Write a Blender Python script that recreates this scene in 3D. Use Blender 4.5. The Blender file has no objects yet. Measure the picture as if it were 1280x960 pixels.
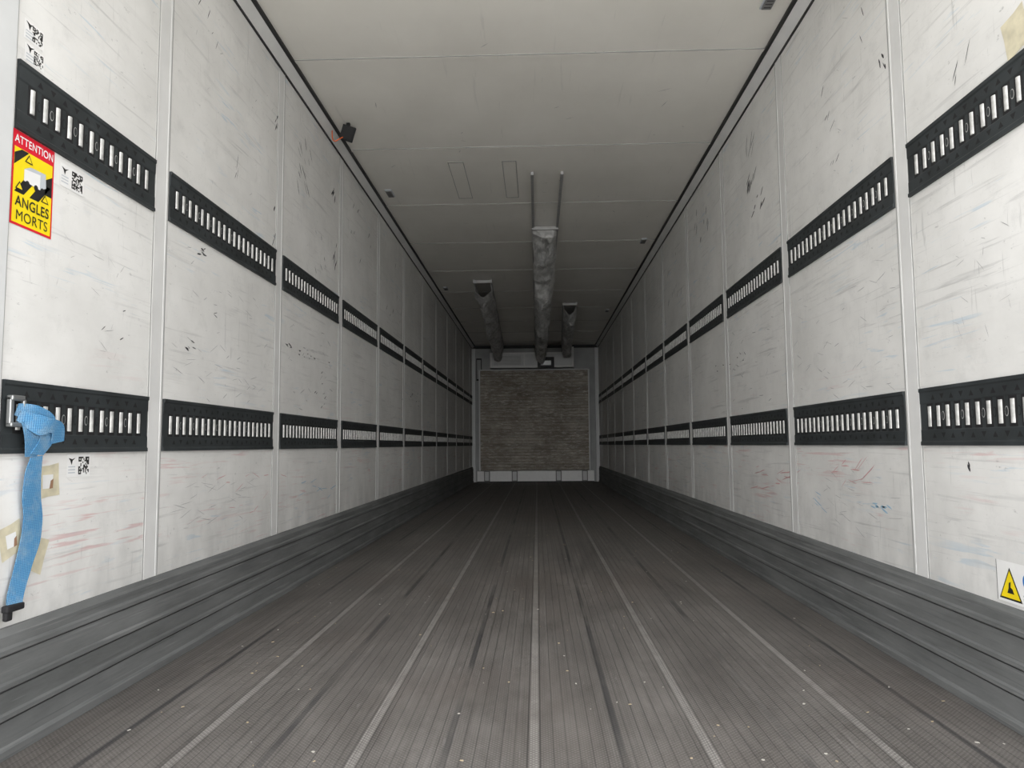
import bpy, bmesh, math, random
from mathutils import Vector, Matrix, Euler, noise as mnoise
random.seed(7)
S = bpy.context.scene
S.view_settings.view_transform = 'Standard'

# ------------------------------------------------------------------ dimensions (metres)
XL, XR = -1.271, 1.209        # inner faces of side walls
Y0, Y1 = 1.10, 14.56          # rear opening / front bulkhead
H = 2.67                      # ceiling height
KICK = 0.297
JOINTS = [2.43 + 1.152*i for i in range(11)]
JW = 0.045

# ------------------------------------------------------------------ material helper
class M:
    def __init__(s, name, color=(.8,.8,.8), rough=.5, metal=0.0, spec=None):
        s.mat = bpy.data.materials.new(name); s.mat.use_nodes = True
        s.nt = s.mat.node_tree; s.b = s.nt.nodes['Principled BSDF']
        s.b.inputs['Base Color'].default_value = (*color, 1)
        s.b.inputs['Roughness'].default_value = rough
        s.b.inputs['Metallic'].default_value = metal
        if spec is not None: s.b.inputs['Specular IOR Level'].default_value = spec
    def n(s, t): return s.nt.nodes.new(t)
    def put(s, sock, v):
        if isinstance(v, (int, float)): sock.default_value = v
        elif isinstance(v, tuple): sock.default_value = v if len(v) == len(sock.default_value) else (*v, 1)
        else: s.nt.links.new(v, sock)
    def co(s):
        return s.n('ShaderNodeTexCoord').outputs['Object']
    def map(s, v, sc=(1,1,1), loc=(0,0,0), rot=(0,0,0)):
        m = s.n('ShaderNodeMapping'); s.put(m.inputs['Vector'], v)
        m.inputs['Scale'].default_value = sc; m.inputs['Location'].default_value = loc
        m.inputs['Rotation'].default_value = rot
        return m.outputs[0]
    def math(s, op, a, b=0.0, clamp=False):
        m = s.n('ShaderNodeMath'); m.operation = op; m.use_clamp = clamp
        s.put(m.inputs[0], a); s.put(m.inputs[1], b); return m.outputs[0]
    def noise(s, v, scale=1, detail=4, rough=.55, dist=0.0):
        m = s.n('ShaderNodeTexNoise'); s.put(m.inputs['Vector'], v)
        m.inputs['Scale'].default_value = scale; m.inputs['Detail'].default_value = detail
        m.inputs['Roughness'].default_value = rough; m.inputs['Distortion'].default_value = dist
        return m.outputs['Fac']
    def rng(s, v, a, b, c=0.0, d=1.0):
        m = s.n('ShaderNodeMapRange'); s.put(m.inputs[0], v)
        for i, x in enumerate((a, b, c, d)): m.inputs[i+1].default_value = x
        return m.outputs[0]
    def mix(s, f, a, b, blend='MIX'):
        m = s.n('ShaderNodeMix'); m.data_type = 'RGBA'; m.blend_type = blend
        s.put(m.inputs[0], f); s.put(m.inputs[6], a); s.put(m.inputs[7], b)
        return m.outputs[2]
    def xyz(s, v):
        m = s.n('ShaderNodeSeparateXYZ'); s.put(m.inputs[0], v); return m.outputs
    def bump(s, h, strength=.3, dist=.002):
        m = s.n('ShaderNodeBump'); s.put(m.inputs['Height'], h)
        m.inputs['Strength'].default_value = strength; m.inputs['Distance'].default_value = dist
        s.nt.links.new(m.outputs[0], s.b.inputs['Normal'])
    def color(s, c): s.nt.links.new(c, s.b.inputs['Base Color'])

# ---- wall laminate
def wall_mat(name, seed, dirt=1.0):
    m = M(name, rough=.45, spec=.3)
    c = m.map(m.co(), loc=(seed, seed*1.7, seed*.3))
    z = m.xyz(m.co())[2]
    g = m.noise(m.map(c, (1,1.2,1.6)), 1.6, 6, .65)
    col = m.mix(m.rng(g,.35,.72), (.79,.785,.765), (.65,.645,.625))
    area = m.rng(m.noise(c, 1.7, 2), .36, .54)
    blot = m.rng(m.noise(m.map(c, (1,3,3.5)), 3.0, 7, .75), .54, .72)
    col = m.mix(m.math('MULTIPLY', blot, .28*dirt), col, (.45,.45,.44))
    st = m.rng(m.noise(m.map(c, (1,2.2,55)), 1, 4, .6, .4), .57, .70)
    col = m.mix(m.math('MULTIPLY', m.math('MULTIPLY', st, area), .46*dirt), col, (.36,.36,.355))
    st2 = m.rng(m.noise(m.map(c, (1,60,5), rot=(.25,0,0)), 1, 3, .6, .3), .65, .72)
    col = m.mix(m.math('MULTIPLY', m.math('MULTIPLY', st2, area), .45*dirt), col, (.42,.42,.41))
    st3 = m.rng(m.noise(m.map(c, (1,3,80), rot=(.45,0,0), loc=(2,4,9)), 1, 3, .6, .5), .66, .72)
    col = m.mix(m.math('MULTIPLY', st3, .30*dirt), col, (.38,.38,.38))
    fine = m.rng(m.noise(m.map(c, (1,14,26), rot=(.9,0,0)), 2, 6, .75), .63, .72)
    col = m.mix(m.math('MULTIPLY', fine, .65), col, (.26,.26,.26))
    low = m.rng(z, 1.1, .55)
    a2 = m.rng(m.noise(m.map(c, (1,1.3,4), loc=(3,9,1)), 1.3, 2), .47, .60)
    red = m.rng(m.noise(m.map(c, (1,3,70), loc=(0,5,5)), 1, 3, .5, .8), .57, .66)
    col = m.mix(m.math('MULTIPLY', m.math('MULTIPLY', red, a2), m.math('MULTIPLY', low, .48)), col, (.58,.26,.26))
    a3 = m.rng(m.noise(m.map(c, (1,1.3,4), loc=(13,2,8)), 1.3, 2), .50, .62)
    blu = m.rng(m.noise(m.map(c, (1,4,60), loc=(7,1,5)), 1, 3, .5, .8), .6, .67)
    col = m.mix(m.math('MULTIPLY', m.math('MULTIPLY', blu, a3), .32), col, (.25,.45,.62))
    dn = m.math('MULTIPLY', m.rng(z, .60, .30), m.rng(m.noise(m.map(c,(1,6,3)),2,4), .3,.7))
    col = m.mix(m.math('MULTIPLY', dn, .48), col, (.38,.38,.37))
    m.color(col)
    m.bump(m.noise(m.map(c,(1,1,1)), 7, 3), .12, .004)
    return m.mat
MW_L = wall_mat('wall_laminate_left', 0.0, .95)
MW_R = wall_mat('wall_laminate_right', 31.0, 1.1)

def plain(name, color, rough=.5, metal=0.0, var=.12, scale=20, bump=0):
    m = M(name, color, rough, metal)
    f = m.noise(m.co(), scale, 4)
    col = m.mix(m.rng(f,.3,.7), tuple(x*(1-var) for x in color), tuple(min(1,x*(1+var)) for x in color))
    m.color(col)
    if bump: m.bump(f, bump, .003)
    return m.mat
M_STRIP = plain('white_profile', (.70,.70,.69), .5, 0, .06, 6)
M_FRAME = plain('door_frame_paint', (.58,.59,.59), .4, 0, .06, 5)
M_FRONT = plain('front_wall_paint', (.34,.35,.35), .5, 0, .15, 3)
M_DARK  = plain('black_sealant', (.018,.018,.019), .6)
M_GROOVE= plain('grey_seam', (.36,.36,.35), .6)
M_RAIL  = plain('rail_black_coating', (.026,.031,.033), .6, .05, .35, 9, .2)
M_SLOT  = plain('rail_slot_dark', (.008,.008,.009), .7)
M_STEEL = plain('zinc_steel', (.50,.50,.485), .4, .3, .28, 40)
M_SCUFF = plain('scuff_black', (.05,.05,.055), .7)
M_WHITE = plain('label_white', (.80,.80,.79), .4, 0, .03)
M_BLACK = plain('print_black', (.015,.015,.015), .5)
M_YEL   = plain('print_yellow', (.88,.68,.01), .4, 0, .04)
M_RED   = plain('print_red', (.66,.01,.03), .4, 0, .04)
M_BLUE  = plain('print_blue', (.03,.18,.55), .4, 0, .04)
M_GREYP = plain('print_grey', (.50,.53,.57), .4, 0, .04)
M_BRKT  = plain('aluminium_bracket', (.42,.42,.42), .45, .3)
M_TAPE  = plain('yellowed_tape', (.62,.57,.42), .35, 0, .15, 30)
M_PLAST = plain('black_plastic', (.010,.010,.012), .75)
M_ORANGE= plain('orange_cable', (.75,.16,.05), .4)
M_LAMP  = plain('grey_lamp_housing', (.17,.17,.17), .45)
M_HOOK  = plain('hook_steel', (.30,.31,.31), .35, .7)

# ---- ceiling
m = M('ceiling_laminate', rough=.38, spec=.4)
c = m.co()
g = m.noise(m.map(c,(1.3,.8,1)), 1.5, 5)
col = m.mix(m.rng(g,.35,.72), (.86,.84,.785), (.77,.75,.695))
sp = m.rng(m.noise(m.map(c,(9,9,1)), 2.5, 6, .8), .66, .76)
col = m.mix(m.math('MULTIPLY', sp, .40), col, (.40,.39,.36))
ln = m.rng(m.noise(m.map(c,(40,1.6,1),loc=(3,0,0)), 1, 3, .6,.4), .66, .72)
col = m.mix(m.math('MULTIPLY', ln, .18), col, (.45,.45,.43))
m.color(col); m.bump(m.noise(c, 3, 3), .12, .006); M_CEIL = m.mat

# ---- floor
m = M('floor_aluminium', rough=.55, metal=.1, spec=.3)
c = m.co(); X, Y, Z = m.xyz(c)
P = .415
u = m.math('PINGPONG', m.math('ADD', X, .016+P*10), P/2)
strip = m.rng(u, .0120, .0095)
edge = m.math('MULTIPLY', m.rng(u, .018, .015), m.rng(u, .0120, .014))
mid = m.rng(u, P/2-.011, P/2-.007)
groove = m.math('PINGPONG', X, .0155)
grv = m.rng(groove, .0022, .0006)
k = 2*math.pi/.013
st = m.math('MULTIPLY', m.math('SINE', m.math('MULTIPLY', X, k)), m.math('SINE', m.math('MULTIPLY', Y, k)))
stud = m.rng(st, .15, .6)
base_n = m.rng(m.noise(m.map(c,(2.5,.8,1)), 1.8, 8, .72), .32, .70)
col = m.mix(base_n, (.080,.073,.067), (.190,.178,.166))
lon = m.noise(m.map(c,(45,.5,1)), 1, 4, .6)
col = m.mix(m.math('MULTIPLY', m.rng(lon,.50,.70), .38), col, (.058,.055,.053))
col = m.mix(m.math('MULTIPLY', m.rng(lon,.42,.30), .28), col, (.27,.26,.25))
scr = m.rng(m.noise(m.map(c,(70,5,1),rot=(0,0,.12)), 1, 4, .65, .5), .64, .72)
col = m.mix(m.math('MULTIPLY', scr, .35), col, (.32,.31,.30))
col = m.mix(m.math('MULTIPLY', stud, .38), col, (.30,.285,.27))
col = m.mix(m.math('MULTIPLY', grv, .55), col, (.042,.040,.039))
col = m.mix(m.math('MULTIPLY', edge, .5), col, (.040,.040,.040))
col = m.mix(m.math('MULTIPLY', m.math('MULTIPLY', mid, m.rng(m.noise(m.map(c,(1,1.1,1)),1.2,3),.38,.55)), .7), col, (.035,.036,.039))
ss = m.math('MULTIPLY', strip, m.rng(stud, 0, 1, .40, 1))
ss = m.math('MULTIPLY', ss, m.rng(m.noise(m.map(c,(3,4,1)),2,5,.7), .3,.6,.40,.80))
col = m.mix(ss, col, (.41,.395,.375))
dust = m.rng(m.noise(m.map(c,(4,2,1),loc=(8,5,0)), 3, 8, .8), .52, .68)
col = m.mix(m.math('MULTIPLY', dust, .30), col, (.06,.053,.048))
brn = m.rng(m.noise(m.map(c,(1.2,.6,1),loc=(5,5,0)), 1.3, 5), .5, .7)
col = m.mix(m.math('MULTIPLY', brn, .25), col, (.135,.105,.088))
m.color(col)
m.put(m.b.inputs['Roughness'], m.rng(base_n,0,1,.50,.68))
m.bump(m.math('ADD', stud, m.math('MULTIPLY', m.math('SUBTRACT', 1.0, grv), .8)), .5, .0018)
M_FLOOR = m.mat

# ---- kick plate
m = M('kick_aluminium', rough=.65, metal=.05, spec=.2)
c = m.co(); X, Y, Z = m.xyz(c)
g = m.rng(m.noise(m.map(c,(1,1.2,8)), 1.5, 6, .65), .3, .72)
col = m.mix(g, (.108,.112,.111), (.195,.201,.200))
s1 = m.rng(m.noise(m.map(c,(1,1.5,90)), 1, 4, .6), .56, .68)
col = m.mix(m.math('MULTIPLY', s1, .45), col, (.065,.067,.068))
s2 = m.rng(m.noise(m.map(c,(1,2,80),loc=(1,7,3)), 1, 4, .6), .6, .7)
col = m.mix(m.math('MULTIPLY', s2, .35), col, (.34,.345,.34))
m.color(col); M_KICK = m.mat

# ---- bulkhead board
def board(name, k):
    m = M(name, rough=.85, spec=.15)
    c = m.co()
    g = m.rng(m.noise(m.map(c,(1.2,1,1.4)), 1.4, 6, .7), .32, .68)
    col = m.mix(g, (.25*k,.215*k,.178*k), (.47*k,.435*k,.38*k))
    w = m.rng(m.noise(m.map(c,(9,1,38)), 1.0, 6, .8, .3), .50, .62)
    wa = m.rng(m.noise(m.map(c,(1.5,1,2.5),loc=(2,0,6)), 1.5, 4, .65), .35, .62, .35, 1)
    col = m.mix(m.math('MULTIPLY', m.math('MULTIPLY', w, wa), .80), col, (.84,.81,.75))
    d = m.rng(m.noise(m.map(c,(7,1,22),loc=(6,2,3)), 1.0, 6, .8, .3), .54, .66)
    col = m.mix(m.math('MULTIPLY', d, .60), col, (.085,.066,.05))
    m.color(col); m.bump(w, .4, .01); return m.mat
BOARDS = [board('scuffed_board_light',1.07), board('scuffed_board_mid',.96), board('scuffed_board_dark',.85)]
M_BOARDBACK = plain('board_core', (.16,.135,.11), .8, 0, .3, 12)

# ---- fabric duct
m = M('duct_fabric', rough=.55)
c = m.co()
g = m.rng(m.noise(m.map(c,(8,3,8)), 2, 6, .7, .6), .35, .65)
m.color(m.mix(g, (.38,.38,.375), (.76,.76,.75)))
m.bump(g, .6, .02)
M_DUCT = m.mat

# ---- blue webbing
m = M('blue_webbing', rough=.8, spec=.2)
c = m.co(); X, Y, Z = m.xyz(c)
wv = m.math('MULTIPLY', m.math('SINE', m.math('MULTIPLY', m.math('ADD',Y,Z), 760)), m.math('SINE', m.math('MULTIPLY', m.math('SUBTRACT',Z,Y), 760)))
col = m.mix(m.rng(wv,-.5,.5), (.045,.155,.32), (.11,.30,.50))
gr = m.rng(m.noise(c, 22, 5, .7), .45, .65)
col = m.mix(m.math('MULTIPLY', gr, .40), col, (.30,.38,.43))
m.color(col); m.bump(wv, .5, .0015); M_STRAP = m.mat

# ---- unseen ground outside, added and kept pale to bounce daylight onto the ceiling
m = M('bounce_ground', rough=.85)
c = m.co()
g = m.rng(m.noise(c, .8, 8, .7), .3, .7)
m.color(m.mix(g, (.64,.625,.59), (.76,.745,.71))); m.bump(m.noise(c, 60, 4), .3, .01)
M_GROUND = m.mat

# ------------------------------------------------------------------ mesh helper
class B:
    """collects geometry with several materials into one mesh object"""
    def __init__(s): s.v=[]; s.f=[]; s.m=[]; s.mats=[]
    def mi(s, mat):
        if mat not in s.mats: s.mats.append(mat)
        return s.mats.index(mat)
    def add(s, vs, fs, mat):
        o = len(s.v); s.v += [tuple(v) for v in vs]
        i = s.mi(mat)
        for f in fs: s.f.append([o+a for a in f]); s.m.append(i)
    def box(s, a, b, mat):
        x0,y0,z0 = (min(a[i],b[i]) for i in range(3)); x1,y1,z1 = (max(a[i],b[i]) for i in range(3))
        s.add([(x0,y0,z0),(x1,y0,z0),(x1,y1,z0),(x0,y1,z0),(x0,y0,z1),(x1,y0,z1),(x1,y1,z1),(x0,y1,z1)],
              [(0,3,2,1),(4,5,6,7),(0,1,5,4),(1,2,6,5),(2,3,7,6),(3,0,4,7)], mat)
    def prism_y(s, prof, y0, y1, mat):
        n=len(prof)
        vs=[(p[0],y0,p[1]) for p in prof]+[(p[0],y1,p[1]) for p in prof]
        fs=[(i,(i+1)%n,n+(i+1)%n,n+i) for i in range(n)]+[tuple(range(n))[::-1],tuple(range(n,2*n))]
        s.add(vs,fs,mat)
    def poly(s, pts, mat): s.add(pts,[tuple(range(len(pts)))],mat)
    def obj(s, name, parent=None, smooth=False, bevel=0):
        me=bpy.data.meshes.new(name); me.from_pydata(s.v,[],s.f)
        for mt in s.mats: me.materials.append(mt)
        for p,i in zip(me.polygons,s.m): p.material_index=i; p.use_smooth=smooth
        me.validate()
        bm=bmesh.new(); bm.from_mesh(me); bmesh.ops.recalc_face_normals(bm,faces=bm.faces); bm.to_mesh(me); bm.free()
        o=bpy.data.objects.new(name,me); S.collection.objects.link(o)
        if parent: o.parent=parent
        if bevel:
            md=o.modifiers.new('bevel','BEVEL'); md.width=bevel; md.segments=2; md.limit_method='ANGLE'
        return o
def empty(name):
    o=bpy.data.objects.new(name,None); S.collection.objects.link(o); return o

# ------------------------------------------------------------------ shell
b=B(); b.box((-60,-45,-1.30),(60,60,-1.25),M_GROUND); b.obj('ground')  # out of view below the trailer, added as a bounce surface
b=B(); b.box((XL-.08,Y0,-.12),(XR+.08,Y1+.1,0),M_FLOOR); floor=b.obj('floor')
b=B(); b.box((XL-.08,Y0,H),(XR+.08,Y1+.1,H+.1),M_CEIL)
ceiling=b.obj('ceiling')
b=B()
for j in JOINTS:
    b.box((XL+.05,j-.004,H-.003),(XR-.05,j+.004,H+.01),M_GROOVE)
    b.box((XL+.05,j+.004,H-.0035),(XR-.05,j+.030,H+.01),M_CEIL)
b.obj('ceiling_seams',ceiling)
b=B()
for (x0,y0,x1,y1) in [(-.60,4.98,-.49,5.74),(-.225,4.98,-.125,5.74)]:
    t=.005
    b.box((x0,y0,H-.003),(x0+t,y1,H+.004),M_GROOVE); b.box((x1-t,y0,H-.003),(x1,y1,H+.004),M_GROOVE)
    b.box((x0,y0,H-.003),(x1,y0+t*2,H+.004),M_GROOVE); b.box((x0,y1-t*2,H-.003),(x1,y1,H+.004),M_GROOVE)
    b.box((x0+t,y0+t,H-.002),(x1-t,y1-t,H+.004),M_CEIL)
b.obj('ceiling_patches',ceiling)

def side(name, xw, sgn, mat):
    """sgn=+1 : inward is +x"""
    b=B(); b.box((xw,Y0,-.1),(xw-sgn*.08,Y1+.1,H+.08),mat); w=b.obj(name)
    b=B()
    for j in JOINTS:
        b.box((xw-sgn*.005,j-JW,KICK-.01),(xw+sgn*.0012,j+JW,H),M_STRIP)
        for e in (-1,1):
            b.box((xw-sgn*.005,j+e*JW-.003,KICK-.01),(xw+sgn*.0016,j+e*JW+.003,H),M_GROOVE)
            b.box((xw-sgn*.005,j+e*(JW-.009)-.004,KICK-.01),(xw+sgn*.0022,j+e*(JW-.009)+.004,H),M_STRIP)
    b.obj('joint_strips',w)
    b=B()
    b.prism_y([(xw-sgn*.01,H-.050),(xw+sgn*.006,H-.050),(xw+sgn*.046,H-.012),(xw+sgn*.046,H+.01),(xw-sgn*.01,H+.01)],Y0,Y1,M_STRIP)
    b.box((xw-sgn*.004,Y0,H-.060),(xw+sgn*.007,Y1,H-.050),M_DARK)
    b.box((xw+sgn*.046,Y0,H-.014),(xw+sgn*.062,Y1,H+.004),M_DARK)
    b.obj('cove_profile',w)
    b=B()
    pr=[(0,0),(.030,0),(.030,.020),(.022,.028),(.022,.085),(.027,.090),(.027,.100),(.022,.105),(.022,.155),(.027,.160),(.027,.170),
        (.022,.175),(.022,.235),(.027,.240),(.027,.250),(.020,.256),(.020,.280),(.008,KICK),(0,KICK)]
    b.prism_y([(xw+sgn*(p[0]) - (sgn*.01 if p[0]==0 else 0),p[1]) for p in pr],Y0,Y1,M_KICK)
    for z in (.088,.158,.238):
        b.box((xw+sgn*.018,Y0,z-.004),(xw+sgn*.0235,Y1,z+.001),M_DARK)
    b.obj('kick_plate',w)
    return w
wl=side('wall_left',XL,1,MW_L)
wr=side('wall_right',XR,-1,MW_R)

for nm,xw,sg in (('rear_frame_post',XL,1),('rear_frame_post',XR,-1)):
    b=B()
    ye=1.705 if sg>0 else 1.60
    b.box((xw,Y0-.02,KICK),(xw+sg*.010,ye,H),M_FRAME)
    b.box((xw,ye,KICK),(xw+sg*.004,ye+.01,H),M_GROOVE)
    b.box((xw,Y0+.20,KICK),(xw+sg*.016,Y0+.24,H),M_STRIP)
    b.obj(nm,bevel=.002)

# ------------------------------------------------------------------ lashing rails
def rail(xw,sgn,z0,z1):
    b=B(); hh=z1-z0; zc=(z0+z1)/2
    prof=[(0,0),(.009,0),(.009,.010),(.006,.014),(.006,.046),(.004,.050),(.004,hh-.050),(.006,hh-.046),(.006,hh-.014),(.009,hh-.010),(.009,hh),(0,hh)]
    edges=[1.72 if sgn>0 else 1.62]+JOINTS+[Y1+.04]
    for i in range(len(edges)-1):
        ya=edges[i]+(JW+.006 if i else 0); yb=edges[i+1]-JW-.006
        if yb-ya<.1: continue
        b.prism_y([(xw+sgn*p[0],z0+p[1]) for p in prof],ya,yb,M_RAIL)
        n=int((yb-ya-.03)/.05); st=(yb-ya-(n-1)*.05)/2
        for k in range(n):
            y=ya+st+k*.05
            b.box((xw+sgn*.003,y-.0165,zc-.040),(xw+sgn*.0046,y+.0165,zc+.040),M_SLOT)
            vs=[];fs=[];m_=6
            for zz in (zc-.031,zc+.031):
                for a in range(m_+1):
                    t=math.pi*a/m_
                    vs.append((xw+sgn*(.004+.0055*math.sin(t)),y+.0080*math.cos(t),zz))
            for a in range(m_): fs.append((a,a+1,m_+2+a,m_+1+a))
            fs.append(tuple(range(m_+1))); fs.append(tuple(range(m_+1,2*m_+2)))
            b.add(vs,fs,M_STEEL)
            if k<n-1 and y<9:
                yy=y+.025
                b.poly([(xw+sgn*.0050,yy+.0078*math.cos(t),zc+.0135*math.sin(t)) for t in [2*math.pi*q/12 for q in range(12)]],M_STEEL if k%2 else M_SLOT)
                b.poly([(xw+sgn*.0056,yy+.0060*math.cos(t),zc+.0110*math.sin(t)) for t in [2*math.pi*q/12 for q in range(12)]],M_RAIL)
                for e in (-1,1):
                    s2=e*(1 if k%2 else -1)
                    tip=zc+e*.050; bs=zc+e*.066
                    if s2<0: tip,bs=bs,tip
                    b.poly([(xw+sgn*.0067,yy-.011,bs),(xw+sgn*.0067,yy+.011,bs),(xw+sgn*.0067,yy,tip)],M_SLOT)
    return b.obj('lashing_rail')
for xw,sg in ((XL,1),(XR,-1)):
    rail(xw,sg,.708,.885); rail(xw,sg,1.503,1.678)

# ------------------------------------------------------------------ scuffs
def mark(b,xw,sg,y,z,ang,l,w,mat):
    d=Vector((0,math.cos(ang),math.sin(ang))); n=Vector((0,-d.z,d.y))
    c=Vector((xw+sg*.0009,y,z)); k=random.uniform(-.25,.25)*l
    pts=[c-d*l/2, c-d*l*.2+n*w/2+n*k*.1, c+d*l*.25+n*w*.4, c+d*l/2, c+d*l*.2-n*w/2, c-d*l*.25-n*w*.45+n*k*.1]
    b.poly(pts,mat)
def inrail(z): return .69<z<.90 or 1.49<z<1.695
def cluster(b,xw,sg,y,z,ry,rz,n,ang,l,w,mat=None,ja=.3):
    for i in range(n):
        yy=y+random.uniform(-ry,ry); zz=z+random.uniform(-rz,rz)
        if inrail(zz): continue
        mark(b,xw,sg,yy,zz,ang+random.uniform(-ja,ja),l*random.uniform(.4,1.3),w*random.uniform(.5,1.3),mat or M_SCUFF)
M_SOFT=plain('scuff_grey',(.36,.36,.36),.6)
M_REDM=plain('crayon_red',(.60,.34,.34),.6)
M_BLUM=plain('crayon_blue',(.28,.46,.60),.6)
b=B()
L=(XL,1)
for (y,z,ry,rz,n,a,l,w) in [(3.53,2.32,.03,.04,6,1.2,.05,.010),(3.53,1.88,.03,.05,8,1.3,.04,.010),(3.52,1.72,.03,.03,4,1.0,.04,.008),
    (4.56,2.32,.05,.04,6,1.0,.06,.012),(4.60,1.95,.04,.10,7,1.2,.05,.010),(2.74,1.46,.03,.020,5,.1,.03,.006),(3.96,2.35,.12,.06,9,-.9,.07,.006),
    (3.96,2.15,.12,.08,7,-.8,.09,.006),(3.76,1.24,.05,.01,4,.0,.05,.008),(4.1,1.22,.20,.015,8,.0,.04,.007),(2.67,1.09,.05,.02,5,-.1,.03,.005),
    (2.9,1.24,.05,.01,3,.0,.04,.004),(3.05,1.92,.01,.05,3,1.2,.07,.004),(2.75,2.28,.1,.2,4,1.0,.05,.004),(4.35,1.1,.15,.15,8,.3,.04,.006),
    (5.3,2.2,.3,.3,8,1.0,.06,.008),(6.5,2.1,.4,.3,8,1.0,.06,.008),(7.5,1.2,.6,.1,8,.2,.08,.010),(2.2,1.2,.1,.15,3,.6,.03,.003),(4.25,1.85,.15,.12,7,-.8,.05,.006)]:
    cluster(b,*L,y,z,ry,rz,n,a,l,w)
cluster(b,*L,3.0,1.9,.5,.5,24,1.1,.05,.002,M_SOFT,1.0)
cluster(b,*L,3.0,1.15,.45,.25,40,.1,.07,.0025,M_SOFT,.5)
cluster(b,*L,4.2,1.15,.45,.25,24,.1,.07,.004,M_SOFT,.5)
cluster(b,*L,2.95,.50,.35,.12,30,.05,.10,.002,M_SOFT,.4)
cluster(b,*L,3.3,.52,.5,.10,14,.1,.09,.003,M_REDM,.4)
cluster(b,*L,4.2,.45,.5,.08,10,.05,.12,.004,M_BLUM,.3)
cluster(b,*L,2.1,1.1,.2,.2,16,.5,.05,.0015,M_SOFT,1.2)
b.obj('scuff_marks',wl)
b=B(); R=(XR,-1)
for (y,z,ry,rz,n,a,l,w) in [(4.08,2.38,.12,.04,6,-.9,.10,.006),(4.06,2.18,.10,.05,9,-.8,.08,.012),(4.0,2.02,.12,.04,7,-.5,.07,.010),
    (3.61,2.2,.012,.20,9,1.4,.04,.007),(3.0,2.1,.05,.10,4,-.7,.08,.005),(2.95,1.88,.05,.05,3,-.6,.05,.004),(2.52,2.05,.03,.05,5,1.2,.03,.008),
    (2.05,1.78,.05,.05,3,-1.0,.07,.004),(2.45,1.16,.02,.02,5,.3,.02,.006),(5.3,2.3,.3,.2,12,-.9,.07,.010),(4.85,1.22,.2,.04,6,.1,.05,.008),
    (2.6,2.3,.1,.1,3,1.0,.05,.004),(6.4,2.1,.4,.3,8,-1.0,.07,.01),(4.3,1.2,.2,.05,5,.3,.05,.006),(2.14,.645,.005,.01,2,1.2,.045,.009)]:
    cluster(b,*R,y,z,ry,rz,n,a,l,w)
cluster(b,*R,2.9,1.9,.4,.5,24,1.1,.05,.002,M_SOFT,1.0)
cluster(b,*R,3.0,1.15,.5,.25,40,.0,.07,.0025,M_SOFT,.5)
cluster(b,*R,4.2,1.15,.5,.25,24,.0,.07,.004,M_SOFT,.5)
cluster(b,*R,2.9,.50,.35,.12,26,.05,.10,.002,M_SOFT,.4)
cluster(b,*R,2.9,.60,.20,.05,12,-.2,.12,.004,M_REDM,.4)
cluster(b,*R,3.9,.53,.35,.06,16,.0,.16,.005,M_REDM,.3)
cluster(b,*R,2.72,.49,.09,.012,8,.1,.05,.006,M_BLUM,.3)
cluster(b,*R,3.3,.45,.1,.05,5,.1,.09,.004,M_BLUM,.3)
cluster(b,*R,2.05,1.2,.15,.2,16,.8,.05,.0015,M_SOFT,1.2)
b.obj('scuff_marks',wr)
b=B()
for i in range(34):
    x=random.uniform(-1.1,1.1); y=random.uniform(3.3,9); a=random.uniform(0,6.28); l=random.uniform(.02,.09); w=.004
    d=Vector((math.cos(a),math.sin(a),0)); n=Vector((-d.y,d.x,0)); c=Vector((x,y,H-.0008))
    b.poly([c-d*l/2,c+n*w/2,c+d*l/2,c-n*w/2],M_SOFT)
b.obj('ceiling_marks',ceiling)

# ------------------------------------------------------------------ stickers
def W(sg):
    xw = XL if sg>0 else XR
    return lambda y,z,u,v,o: (xw+sg*(.0012+o*.0004), y+sg*u, z+v)
def text(txt, size, y, z, sg, mat, o, parent, sx=1.0, fat=.0):
    cu=bpy.data.curves.new('txt','FONT'); cu.body=txt; cu.size=size; cu.align_x='CENTER'; cu.align_y='CENTER'; cu.offset=fat
    cu.space_character=1.06
    ob=bpy.data.objects.new('txt',cu); S.collection.objects.link(ob)
    bpy.context.view_layer.update()
    dg=bpy.context.evaluated_depsgraph_get(); me=bpy.data.meshes.new_from_object(ob.evaluated_get(dg))
    bpy.data.objects.remove(ob)
    F=W(sg)
    for v in me.vertices:
        v.co=Vector(F(y,z,v.co.x*sx,v.co.y,o))
    me.materials.clear(); me.materials.append(mat)
    t=bpy.data.objects.new('lettering',me); S.collection.objects.link(t); t.parent=parent
def rect(b,F,y,z,u0,v0,u1,v1,mat,o): b.poly([F(y,z,u0,v0,o),F(y,z,u1,v0,o),F(y,z,u1,v1,o),F(y,z,u0,v1,o)],mat)

F=W(1); b=B(); y,z=1.795,1.384; w_,h_=.155,.236
rect(b,F,y,z,-w_/2,-h_/2,w_/2,h_/2,M_RED,0)
rect(b,F,y,z,-w_/2+.006,-h_/2+.006,w_/2-.006,h_/2-.042,M_YEL,1)
for (u,v) in ((-.055,-.036),(.0,-.036)):
    b.poly([F(y,z,p[0],p[1],2) for p in ((u-.012,v),(u+.022,v),(u+.066,v+.05),(u+.030,v+.05))],M_BLACK)
b.poly([F(y,z,p[0],p[1],2) for p in ((-.071,.03),(-.071,.06),(-.045,.075),(-.02,.075))],M_BLACK)
b.poly([F(y,z,p[0],p[1],2) for p in ((.071,-.01),(.071,.045),(.045,.03),(.045,-.01))],M_BLACK)
b.poly([F(y,z,p[0],p[1],3) for p in ((-.035,.0),(.025,-.004),(.025,.035),(-.035,.030))],M_WHITE)
b.poly([F(y,z,p[0],p[1],3) for p in ((-.035,.030),(.025,.035),(.045,.044),(-.012,.042))],M_GREYP)
b.poly([F(y,z,p[0],p[1],3) for p in ((.025,-.004),(.048,.008),(.045,.044),(.025,.035))],M_GREYP)
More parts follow.
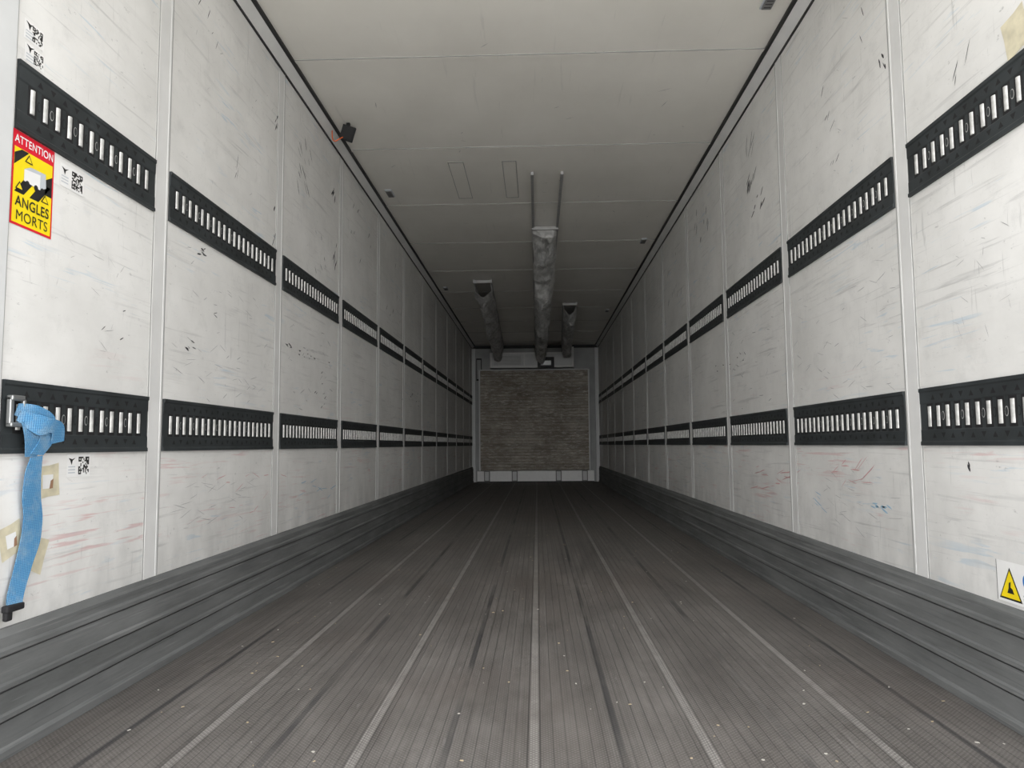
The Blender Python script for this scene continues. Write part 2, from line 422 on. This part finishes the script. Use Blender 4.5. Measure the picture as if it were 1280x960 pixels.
for uu in (-.022,.010,.034):
    b.poly([F(y,z,uu+.008*math.cos(t),-.004+.008*math.sin(t),4) for t in [6.283*q/12 for q in range(12)]],M_BLACK)
for (uu,vv) in ((-.02,.059),(.045,-.022),(-.05,-.018)):
    b.poly([F(y,z,uu-.015,vv-.010,4),F(y,z,uu+.015,vv-.010,4),F(y,z,uu,vv+.012,4)],M_BLACK)
    b.poly([F(y,z,uu-.010,vv-.0075,5),F(y,z,uu+.010,vv-.0075,5),F(y,z,uu,vv+.007,5)],M_YEL)
st=b.obj('blind_spot_warning_sticker')
text('ATTENTION',.028,y,z+.096,1,M_WHITE,3,st,.88,.0004)
text('ANGLES',.036,y,z-.058,1,M_BLACK,4,st,.92,.0005)
text('MORTS',.036,y,z-.093,1,M_BLACK,4,st,.98,0)

def qr_label(sg,y,z,w=.105,h=.062):
    F=W(sg); b=B(); rect(b,F,y,z,-w/2,-h/2,w/2,h/2,M_WHITE,0)
    n=11; s=h*.78/n; u0=w/2-h*.82-.004; v0=-h*.39
    for i in range(n):
        for j in range(n):
            corner=(i<3 and j<3) or (i<3 and j>n-4) or (i>n-4 and j>n-4)
            if corner: on = not ((i in (1,n-2)) and (j in (1,n-2)))
            else: on = random.random()<.5
            if on: rect(b,F,y,z,u0+i*s,v0+j*s,u0+(i+1)*s,v0+(j+1)*s,M_BLACK,1)
    for k in range(3):
        rect(b,F,y,z,-w/2+.006,-.020+k*.008,-w/2+.036,-.017+k*.008,M_GREYP,1)
    b.poly([F(y,z,p[0],p[1],1) for p in ((-w/2+.006,.022),(-w/2+.014,.014),(-w/2+.02,.002),(-w/2+.024,.014),(-w/2+.036,.022),(-w/2+.022,.018))],M_BLACK)
    return b.obj('qr_code_label')
qr_label(1,1.95,1.455); qr_label(1,2.03,.672); qr_label(1,1.775,1.77,.075,.05); qr_label(1,1.78,1.712,.075,.045)

F=W(-1); b=B(); y,z=1.94,.358
rect(b,F,y,z,-.10,-.052,.10,.052,M_WHITE,0)
rect(b,F,y,z,-.10,-.052,-.098,.052,M_BLACK,1)
def tri(u,v,r,mat,o,k=1): b.poly([F(y,z,u-r,v-r*.85,o),F(y,z,u+r,v-r*.85,o),F(y,z,u,v+r*.95,o)],mat)
tri(-.045,-.006,.046,M_BLACK,1); tri(-.045,-.007,.039,M_YEL,2)
b.poly([F(y,z,-.045+p[0],-.012+p[1],3) for p in ((-.012,-.016),(.016,-.016),(.010,-.004),(.002,.000),(.004,.014),(-.004,.010),(-.006,-.004))],M_BLACK)
b.poly([F(y,z,.028+.022*math.cos(t),.012+.022*math.sin(t),1) for t in [6.283*q/24 for q in range(24)]],M_BLUE)
b.poly([F(y,z,.028+.009*math.cos(t),.012+.011*math.sin(t),2) for t in [6.283*q/16 for q in range(16)]],M_WHITE)
b.poly([F(y,z,.075+.018*math.cos(t),.012+.022*math.sin(t),1) for t in [6.283*q/24 for q in range(24)]],M_BLUE)
for k in range(3): rect(b,F,y,z,.005,-.045+k*.009,.09,-.041+k*.009,M_GREYP,1)
b.obj('safety_warning_label')

M_TORN=plain('torn_brown',(.30,.17,.10),.7)
def tape(sg,y,z,w,h,rot,core=True):
    F=W(sg); b=B(); c,s=math.cos(rot),math.sin(rot)
    pts=[(-w/2,-h/2),(0,-h*.47),(w/2,-h/2),(w*.48,0),(w/2,h/2),(.1*w,h*.47),(-w/2,h/2),(-w*.47,.1*h)]
    b.poly([F(y,z,p[0]*c-p[1]*s,p[0]*s+p[1]*c,0) for p in pts],M_TAPE)
    if core:
        pts=[(-w*.22,-h*.2),(w*.2,-h*.24),(w*.24,h*.18),(-w*.2,h*.22)]
        b.poly([F(y,z,p[0]*c-p[1]*s,p[0]*s+p[1]*c,2) for p in pts],M_WHITE)
        pts=[(w*.05,-h*.24),(w*.2,-h*.24),(w*.24,h*.05),(w*.12,h*.0)]
        b.poly([F(y,z,p[0]*c-p[1]*s,p[0]*s+p[1]*c,3) for p in pts],M_TORN)
    return b.obj('tape_residue',wl if sg>0 else wr)
tape(1,1.90,.635,.095,.085,.1); tape(1,1.865,.455,.08,.09,-.35,False); tape(1,1.775,.50,.08,.08,.3); tape(-1,1.83,1.74,.09,.11,.2,False)

# ------------------------------------------------------------------ blue strap (flat webbing)
root=empty('blue_lashing_strap')
def ribbon(path,name,thick=.0025):
    # path : (y,z,off,wx,wy,wz,width)
    b=B(); P=[]; n=len(path)
    def cr(p0,p1,p2,p3,t):
        return [0.5*((2*p1[i])+(-p0[i]+p2[i])*t+(2*p0[i]-5*p1[i]+4*p2[i]-p3[i])*t*t+(-p0[i]+3*p1[i]-3*p2[i]+p3[i])*t**3) for i in range(len(p1))]
    for i in range(n-1):
        a=path[max(0,i-1)];bb=path[i];c=path[i+1];d=path[min(n-1,i+2)]
        for k in range(8): P.append(cr(a,bb,c,d,k/8))
    P.append(path[-1])
    vs=[];fs=[]
    for p in P:
        c=Vector((XL+p[2],p[0],p[1])); d=Vector((p[3],p[4],p[5])).normalized()*p[6]/2
        for t in (-1,0,1): vs.append(c+d*t)
    for i in range(len(P)-1):
        for q in range(2): fs.append((i*3+q,i*3+q+1,(i+1)*3+q+1,(i+1)*3+q))
    b.add(vs,fs,M_STRAP); o=b.obj(name,root,False)
    md=o.modifiers.new('t','SOLIDIFY'); md.thickness=thick; md.offset=0
    return o
ribbon([(1.812,.700,.030,.15,1,.10,.036),(1.808,.66,.026,.15,1,.05,.048),(1.815,.60,.020,.1,1,.0,.058),(1.826,.55,.018,.1,1,-.05,.060),(1.822,.49,.016,.15,1,-.05,.060),
        (1.800,.43,.016,.15,1,.10,.054),(1.777,.375,.018,.2,1,.10,.048),(1.768,.35,.022,.2,1,.05,.042)],'strap_tail')
ribbon([(1.752,.815,.016,.1,.35,1,.030),(1.785,.805,.034,.2,.45,1,.046),(1.825,.785,.044,.2,.8,.6,.050),(1.832,.745,.042,.1,1,.05,.050),(1.812,.705,.030,.1,1,-.1,.040)],'strap_wrap')
ribbon([(1.752,.800,.022,.3,.2,1,.026),(1.80,.775,.052,.3,.5,1,.050),(1.848,.770,.056,.1,.9,.5,.044),(1.862,.735,.048,.2,1,.2,.040)],'strap_fold')
ribbon([(1.775,.79,.030,.1,1,.3,.040),(1.790,.75,.034,.1,1,.1,.052),(1.80,.70,.024,.1,1,.0,.036)],'strap_back')
b=B()
b.box((XL+.0095,1.725,.775),(XL+.022,1.738,.845),M_HOOK); b.box((XL+.0095,1.725,.835),(XL+.026,1.775,.848),M_HOOK)
b.box((XL+.016,1.765,.78),(XL+.026,1.775,.848),M_HOOK); b.box((XL+.0095,1.725,.772),(XL+.026,1.775,.783),M_HOOK)
b.obj('rail_fitting',root,bevel=.003)
b=B()
b.box((XL+.012,1.735,.335),(XL+.030,1.795,.352),M_PLAST); b.box((XL+.014,1.738,.315),(XL+.026,1.76,.340),M_PLAST)
b.obj('end_hook',root,bevel=.004)

# ------------------------------------------------------------------ ceiling fittings
for (x,y) in ((-1.12,5.58),(1.04,7.06),(1.045,3.16),(-1.12,9.1),(1.04,10.8)):
    b=B()
    w,l=.026,.075
    b.box((x-w,y-l,H-.008),(x+w,y+l,H),M_GREYP)
    b.box((x-w*.8,y-l*.88,H-.015),(x+w*.8,y+l*.88,H-.008),M_LAMP)
    for k in range(5): b.box((x-w*.6,y-l*.7+k*l*.33,H-.016),(x+w*.6,y-l*.62+k*l*.33,H-.015),M_DARK)
    b.obj('ceiling_lamp',bevel=.002)
root=empty('hanging_work_light')
b=B()
b.box((-.040,-.010,-.045),(.040,.010,.045),M_PLAST); b.box((-.033,-.014,-.038),(.033,-.009,.038),M_SLOT)
o=b.obj('housing',root,bevel=.004); o.location=(-1.125,4.32,H-.068); o.rotation_euler=(.15,.30,.15)
b=B(); b.box((-1.135,4.322,H-.045),(-1.115,4.34,H),M_PLAST); b.obj('mount',root)
def wire(pts,r,mat,name,parent):
    cu=bpy.data.curves.new(name,'CURVE'); cu.dimensions='3D'; cu.bevel_depth=r; cu.bevel_resolution=3
    sp=cu.splines.new('NURBS'); sp.points.add(len(pts)-1)
    for p,q in zip(sp.points,pts): p.co=(*q,1)
    sp.use_endpoint_u=True; sp.order_u=3; cu.materials.append(mat)
    o=bpy.data.objects.new(name,cu); S.collection.objects.link(o); o.parent=parent; return o
wire([(-1.22,4.32,H-.05),(-1.215,4.30,H-.11),(-1.19,4.28,H-.135),(-1.17,4.28,H-.12),(-1.15,4.30,H-.10)],.0035,M_ORANGE,'cable',root)

# ------------------------------------------------------------------ fabric air ducts
def interp(tab,y):
    for (a,va),(c,vc) in zip(tab,tab[1:]):
        if y<=c:
            t=(y-a)/(c-a); return va+(vc-va)*t
    return tab[-1][1]
def duct(name,x0,x1,w,ya,yb,tab,rails=None,cap=False):
    root=empty(name); b=B(); n=int((yb-ya)/.04); K=18
    vs=[];fs=[]
    for i in range(n+1):
        y=ya+(yb-ya)*i/n; s=interp(tab,y); xc=x0+(x1-x0)*i/n
        if cap and i==0: s*=.25
        for k in range(K+1):
            t=math.pi*k/K
            x=xc-math.cos(t)*w/2*(1+.22*mnoise.noise(Vector((y*2.1,k*.35,x0))))
            z=H-.012-s*(math.sin(t)**.6)
            q=Vector((x*11,y*5.5,z*9))
            amp=.042*math.sin(t)
            x+=mnoise.noise(q)*amp*1.2; z+=mnoise.noise(q+Vector((9,3,1)))*amp+mnoise.noise(Vector((x*3,y*2.3,4)))*.05*math.sin(t)
            z=min(z,H-.002)
            if k in (0,K): z=H-.002
            vs.append((x,y,z))
    for i in range(n):
        for k in range(K): a=i*(K+1)+k; fs.append((a,a+1,a+K+2,a+K+1))
    if cap: fs.append(tuple(range(K+1)))
    b.add(vs,fs,M_DUCT); o=b.obj('sleeve',root,False)
    md=o.modifiers.new('t','SOLIDIFY'); md.thickness=.004
    b=B()
    ra=rails if rails else ya-.05
    for xx0,xx1 in ((x0-w/2,x1-w/2),(x0+w/2,x1+w/2)):
        b.add([(xx0-.010,ra,H-.022),(xx0+.010,ra,H-.022),(xx1+.010,yb,H-.022),(xx1-.010,yb,H-.022),
               (xx0-.010,ra,H),(xx0+.010,ra,H),(xx1+.010,yb,H),(xx1-.010,yb,H)],[(0,1,2,3),(4,5,6,7),(0,1,5,4),(1,2,6,5),(2,3,7,6),(3,0,4,7)],M_BRKT)
    b.box((x0-w/2-.01,ya-.03,H-.035),(x0+w/2+.01,ya+.0,H-.005),M_BRKT)
    b.obj('mounting_rails',root)
YD=14.22
duct('fabric_air_duct',.09,.09,.215,6.55,YD,[(6.5,.05),(7.0,.15),(7.9,.27),(8.25,.42),(8.30,.15),(9.3,.28),(10.2,.48),(10.3,.22),(12,.34),(14.5,.38)],5.2,True)
duct('fabric_air_duct',-.63,-.74,.20,8.7,YD,[(8.6,.14),(9.0,.28),(9.05,.13),(10.2,.24),(10.3,.17),(12,.27),(14.5,.33)])
duct('fabric_air_duct',.47,.58,.18,10.2,YD,[(10.2,.12),(10.5,.26),(10.6,.14),(12,.25),(14.5,.32)])

# ------------------------------------------------------------------ front bulkhead
b=B(); b.box((XL-.08,Y1,-.1),(XR+.08,Y1+.1,H+.08),M_FRONT)
wf=b.obj('wall_front')
b=B()
b.box((XL,Y1-.025,H-.06),(XR,Y1,H),M_DARK); b.obj('trim_1')
for nm,a,c in (('trim_2',XL,XL+.07),('trim_3',XR-.07,XR)):
    b=B(); b.box((a,Y1-.05,0),(c,Y1,H-.06),M_FRAME); b.obj(nm,bevel=.006)
b=B()
b.box((XL+.085,Y1-.02,1.98),(XL+.19,Y1,2.42),M_DARK); b.box((XL+.10,Y1-.024,2.01),(XL+.175,Y1-.019,2.39),M_FRONT)
b.obj('access_hatch')
b=B(); ye=Y1-.002
b.box((-.90,Y1-.28,2.20),(.72,ye,2.50),M_STRIP); b.box((-.86,Y1-.29,2.24),(-.25,Y1-.28,2.46),M_FRAME)
b.box((-.22,Y1-.29,2.24),(.68,Y1-.28,2.46),M_FRAME)
b.box((.02,Y1-.31,2.20),(.34,Y1-.28,2.40),M_DARK); b.box((.08,Y1-.33,2.24),(.28,Y1-.31,2.33),M_HOOK)
b.box((.60,Y1-.28,2.50),(.72,Y1-.1,2.60),M_STRIP)
for k in range(9): b.box((-.82,Y1-.295,2.26+k*.02),(-.30,Y1-.289,2.268+k*.02),M_GROOVE)
b.obj('evaporator_housing',bevel=.006)
root=empty('bulkhead_guard_board')
yb=Y1-.28; x0,x1,z0,z1=-1.09,.985,.235,2.15
b=B(); b.box((x0,yb+.02,z0),(x1,yb+.20,z1),M_BOARDBACK)
rows=34; rh=(z1-z0)/rows
for r in range(rows):
    cuts=[x0]
    while cuts[-1]<x1-.3: cuts.append(cuts[-1]+random.uniform(.14,.62))
    cuts=[q for q in cuts if q<x1-.08]+[x1]
    for a,c in zip(cuts,cuts[1:]):
        d=random.uniform(0,.012)
        mt=random.choice(BOARDS)
        e0,e1=random.uniform(.001,.005),random.uniform(.001,.005)
        b.box((a+.001,yb+d,z0+r*rh+e0),(c-.001,yb+.03,z0+(r+1)*rh-e1),mt)
b.obj('slats',root)
b=B()
for a,c in (((x0-.03,yb+.02,z0-.02),(x0,yb+.22,z1+.02)),((x1,yb+.02,z0-.02),(x1+.03,yb+.22,z1+.02)),((x0,yb+.02,z1),(x1,yb+.22,z1+.025))): b.box(a,c,M_FRAME)
b.obj('edge_frame',root,bevel=.006)
b=B(); b.box((-1.16,yb+.06,0),(1.08,yb+.26,z0-.012),M_WHITE)
for x in (-.97,-.44,.40,.90):
    b.box((x-.055,yb+.02,.02),(x+.055,yb+.065,.22),M_LAMP); b.box((x-.038,yb+.01,.04),(x+.038,yb+.03,.21),M_FRAME)
b.box((-1.16,yb+.05,0),(1.08,yb+.065,.022),M_DARK)
b.obj('base_plinth',root,bevel=.004)

# ------------------------------------------------------------------ floor debris
b=B(); MC=plain('wood_chip',(.44,.36,.24),.8); MC2=plain('pale_chip',(.48,.46,.42),.8)
for i in range(170):
    x=random.uniform(XL+.06,XR-.06); y=1.5+random.random()**1.4*5; a=random.uniform(0,6.28); l=random.uniform(.0015,.005); w=l*random.uniform(.3,.7)
    d=Vector((math.cos(a),math.sin(a),0)); n=Vector((-d.y,d.x,0)); c=Vector((x,y,.0))
    mm=MC if random.random()<.6 else MC2
    p=[c-d*l-n*w,c+d*l-n*w,c+d*l*.7+n*w,c-d*l*.9+n*w]; up=Vector((0,0,.0015))
    b.add(p+[q+up for q in p],[(0,1,2,3),(4,5,6,7),(0,1,5,4),(1,2,6,5),(2,3,7,6),(3,0,4,7)],mm)
b.obj('floor_debris')

# ------------------------------------------------------------------ light
wd=bpy.data.worlds.new('overcast'); S.world=wd; wd.use_nodes=True
bg=wd.node_tree.nodes['Background']; bg.inputs[0].default_value=(.99,.99,1,1); bg.inputs[1].default_value=3.5
sl=bpy.data.lights.new('low_hazy_sun','SUN'); sl.energy=2.2; sl.angle=math.radians(45); sl.color=(1,.985,.96)
so=bpy.data.objects.new('low_hazy_sun',sl); S.collection.objects.link(so)
so.rotation_euler=Vector((-.02,1,-.10)).to_track_quat('-Z','Y').to_euler()

# ------------------------------------------------------------------ camera
cd=bpy.data.cameras.new('camera'); cd.sensor_width=36; cd.lens=930/1280*36; cd.clip_start=.05
cam=bpy.data.objects.new('camera',cd); S.collection.objects.link(cam)
R=Matrix.Rotation(math.radians(1.91),4,'Z')@Matrix.Rotation(math.radians(90+4.67),4,'X')@Matrix.Rotation(math.radians(-.45),4,'Z')
cam.matrix_world=Matrix.Translation((0,0,.72))@R
S.camera=cam
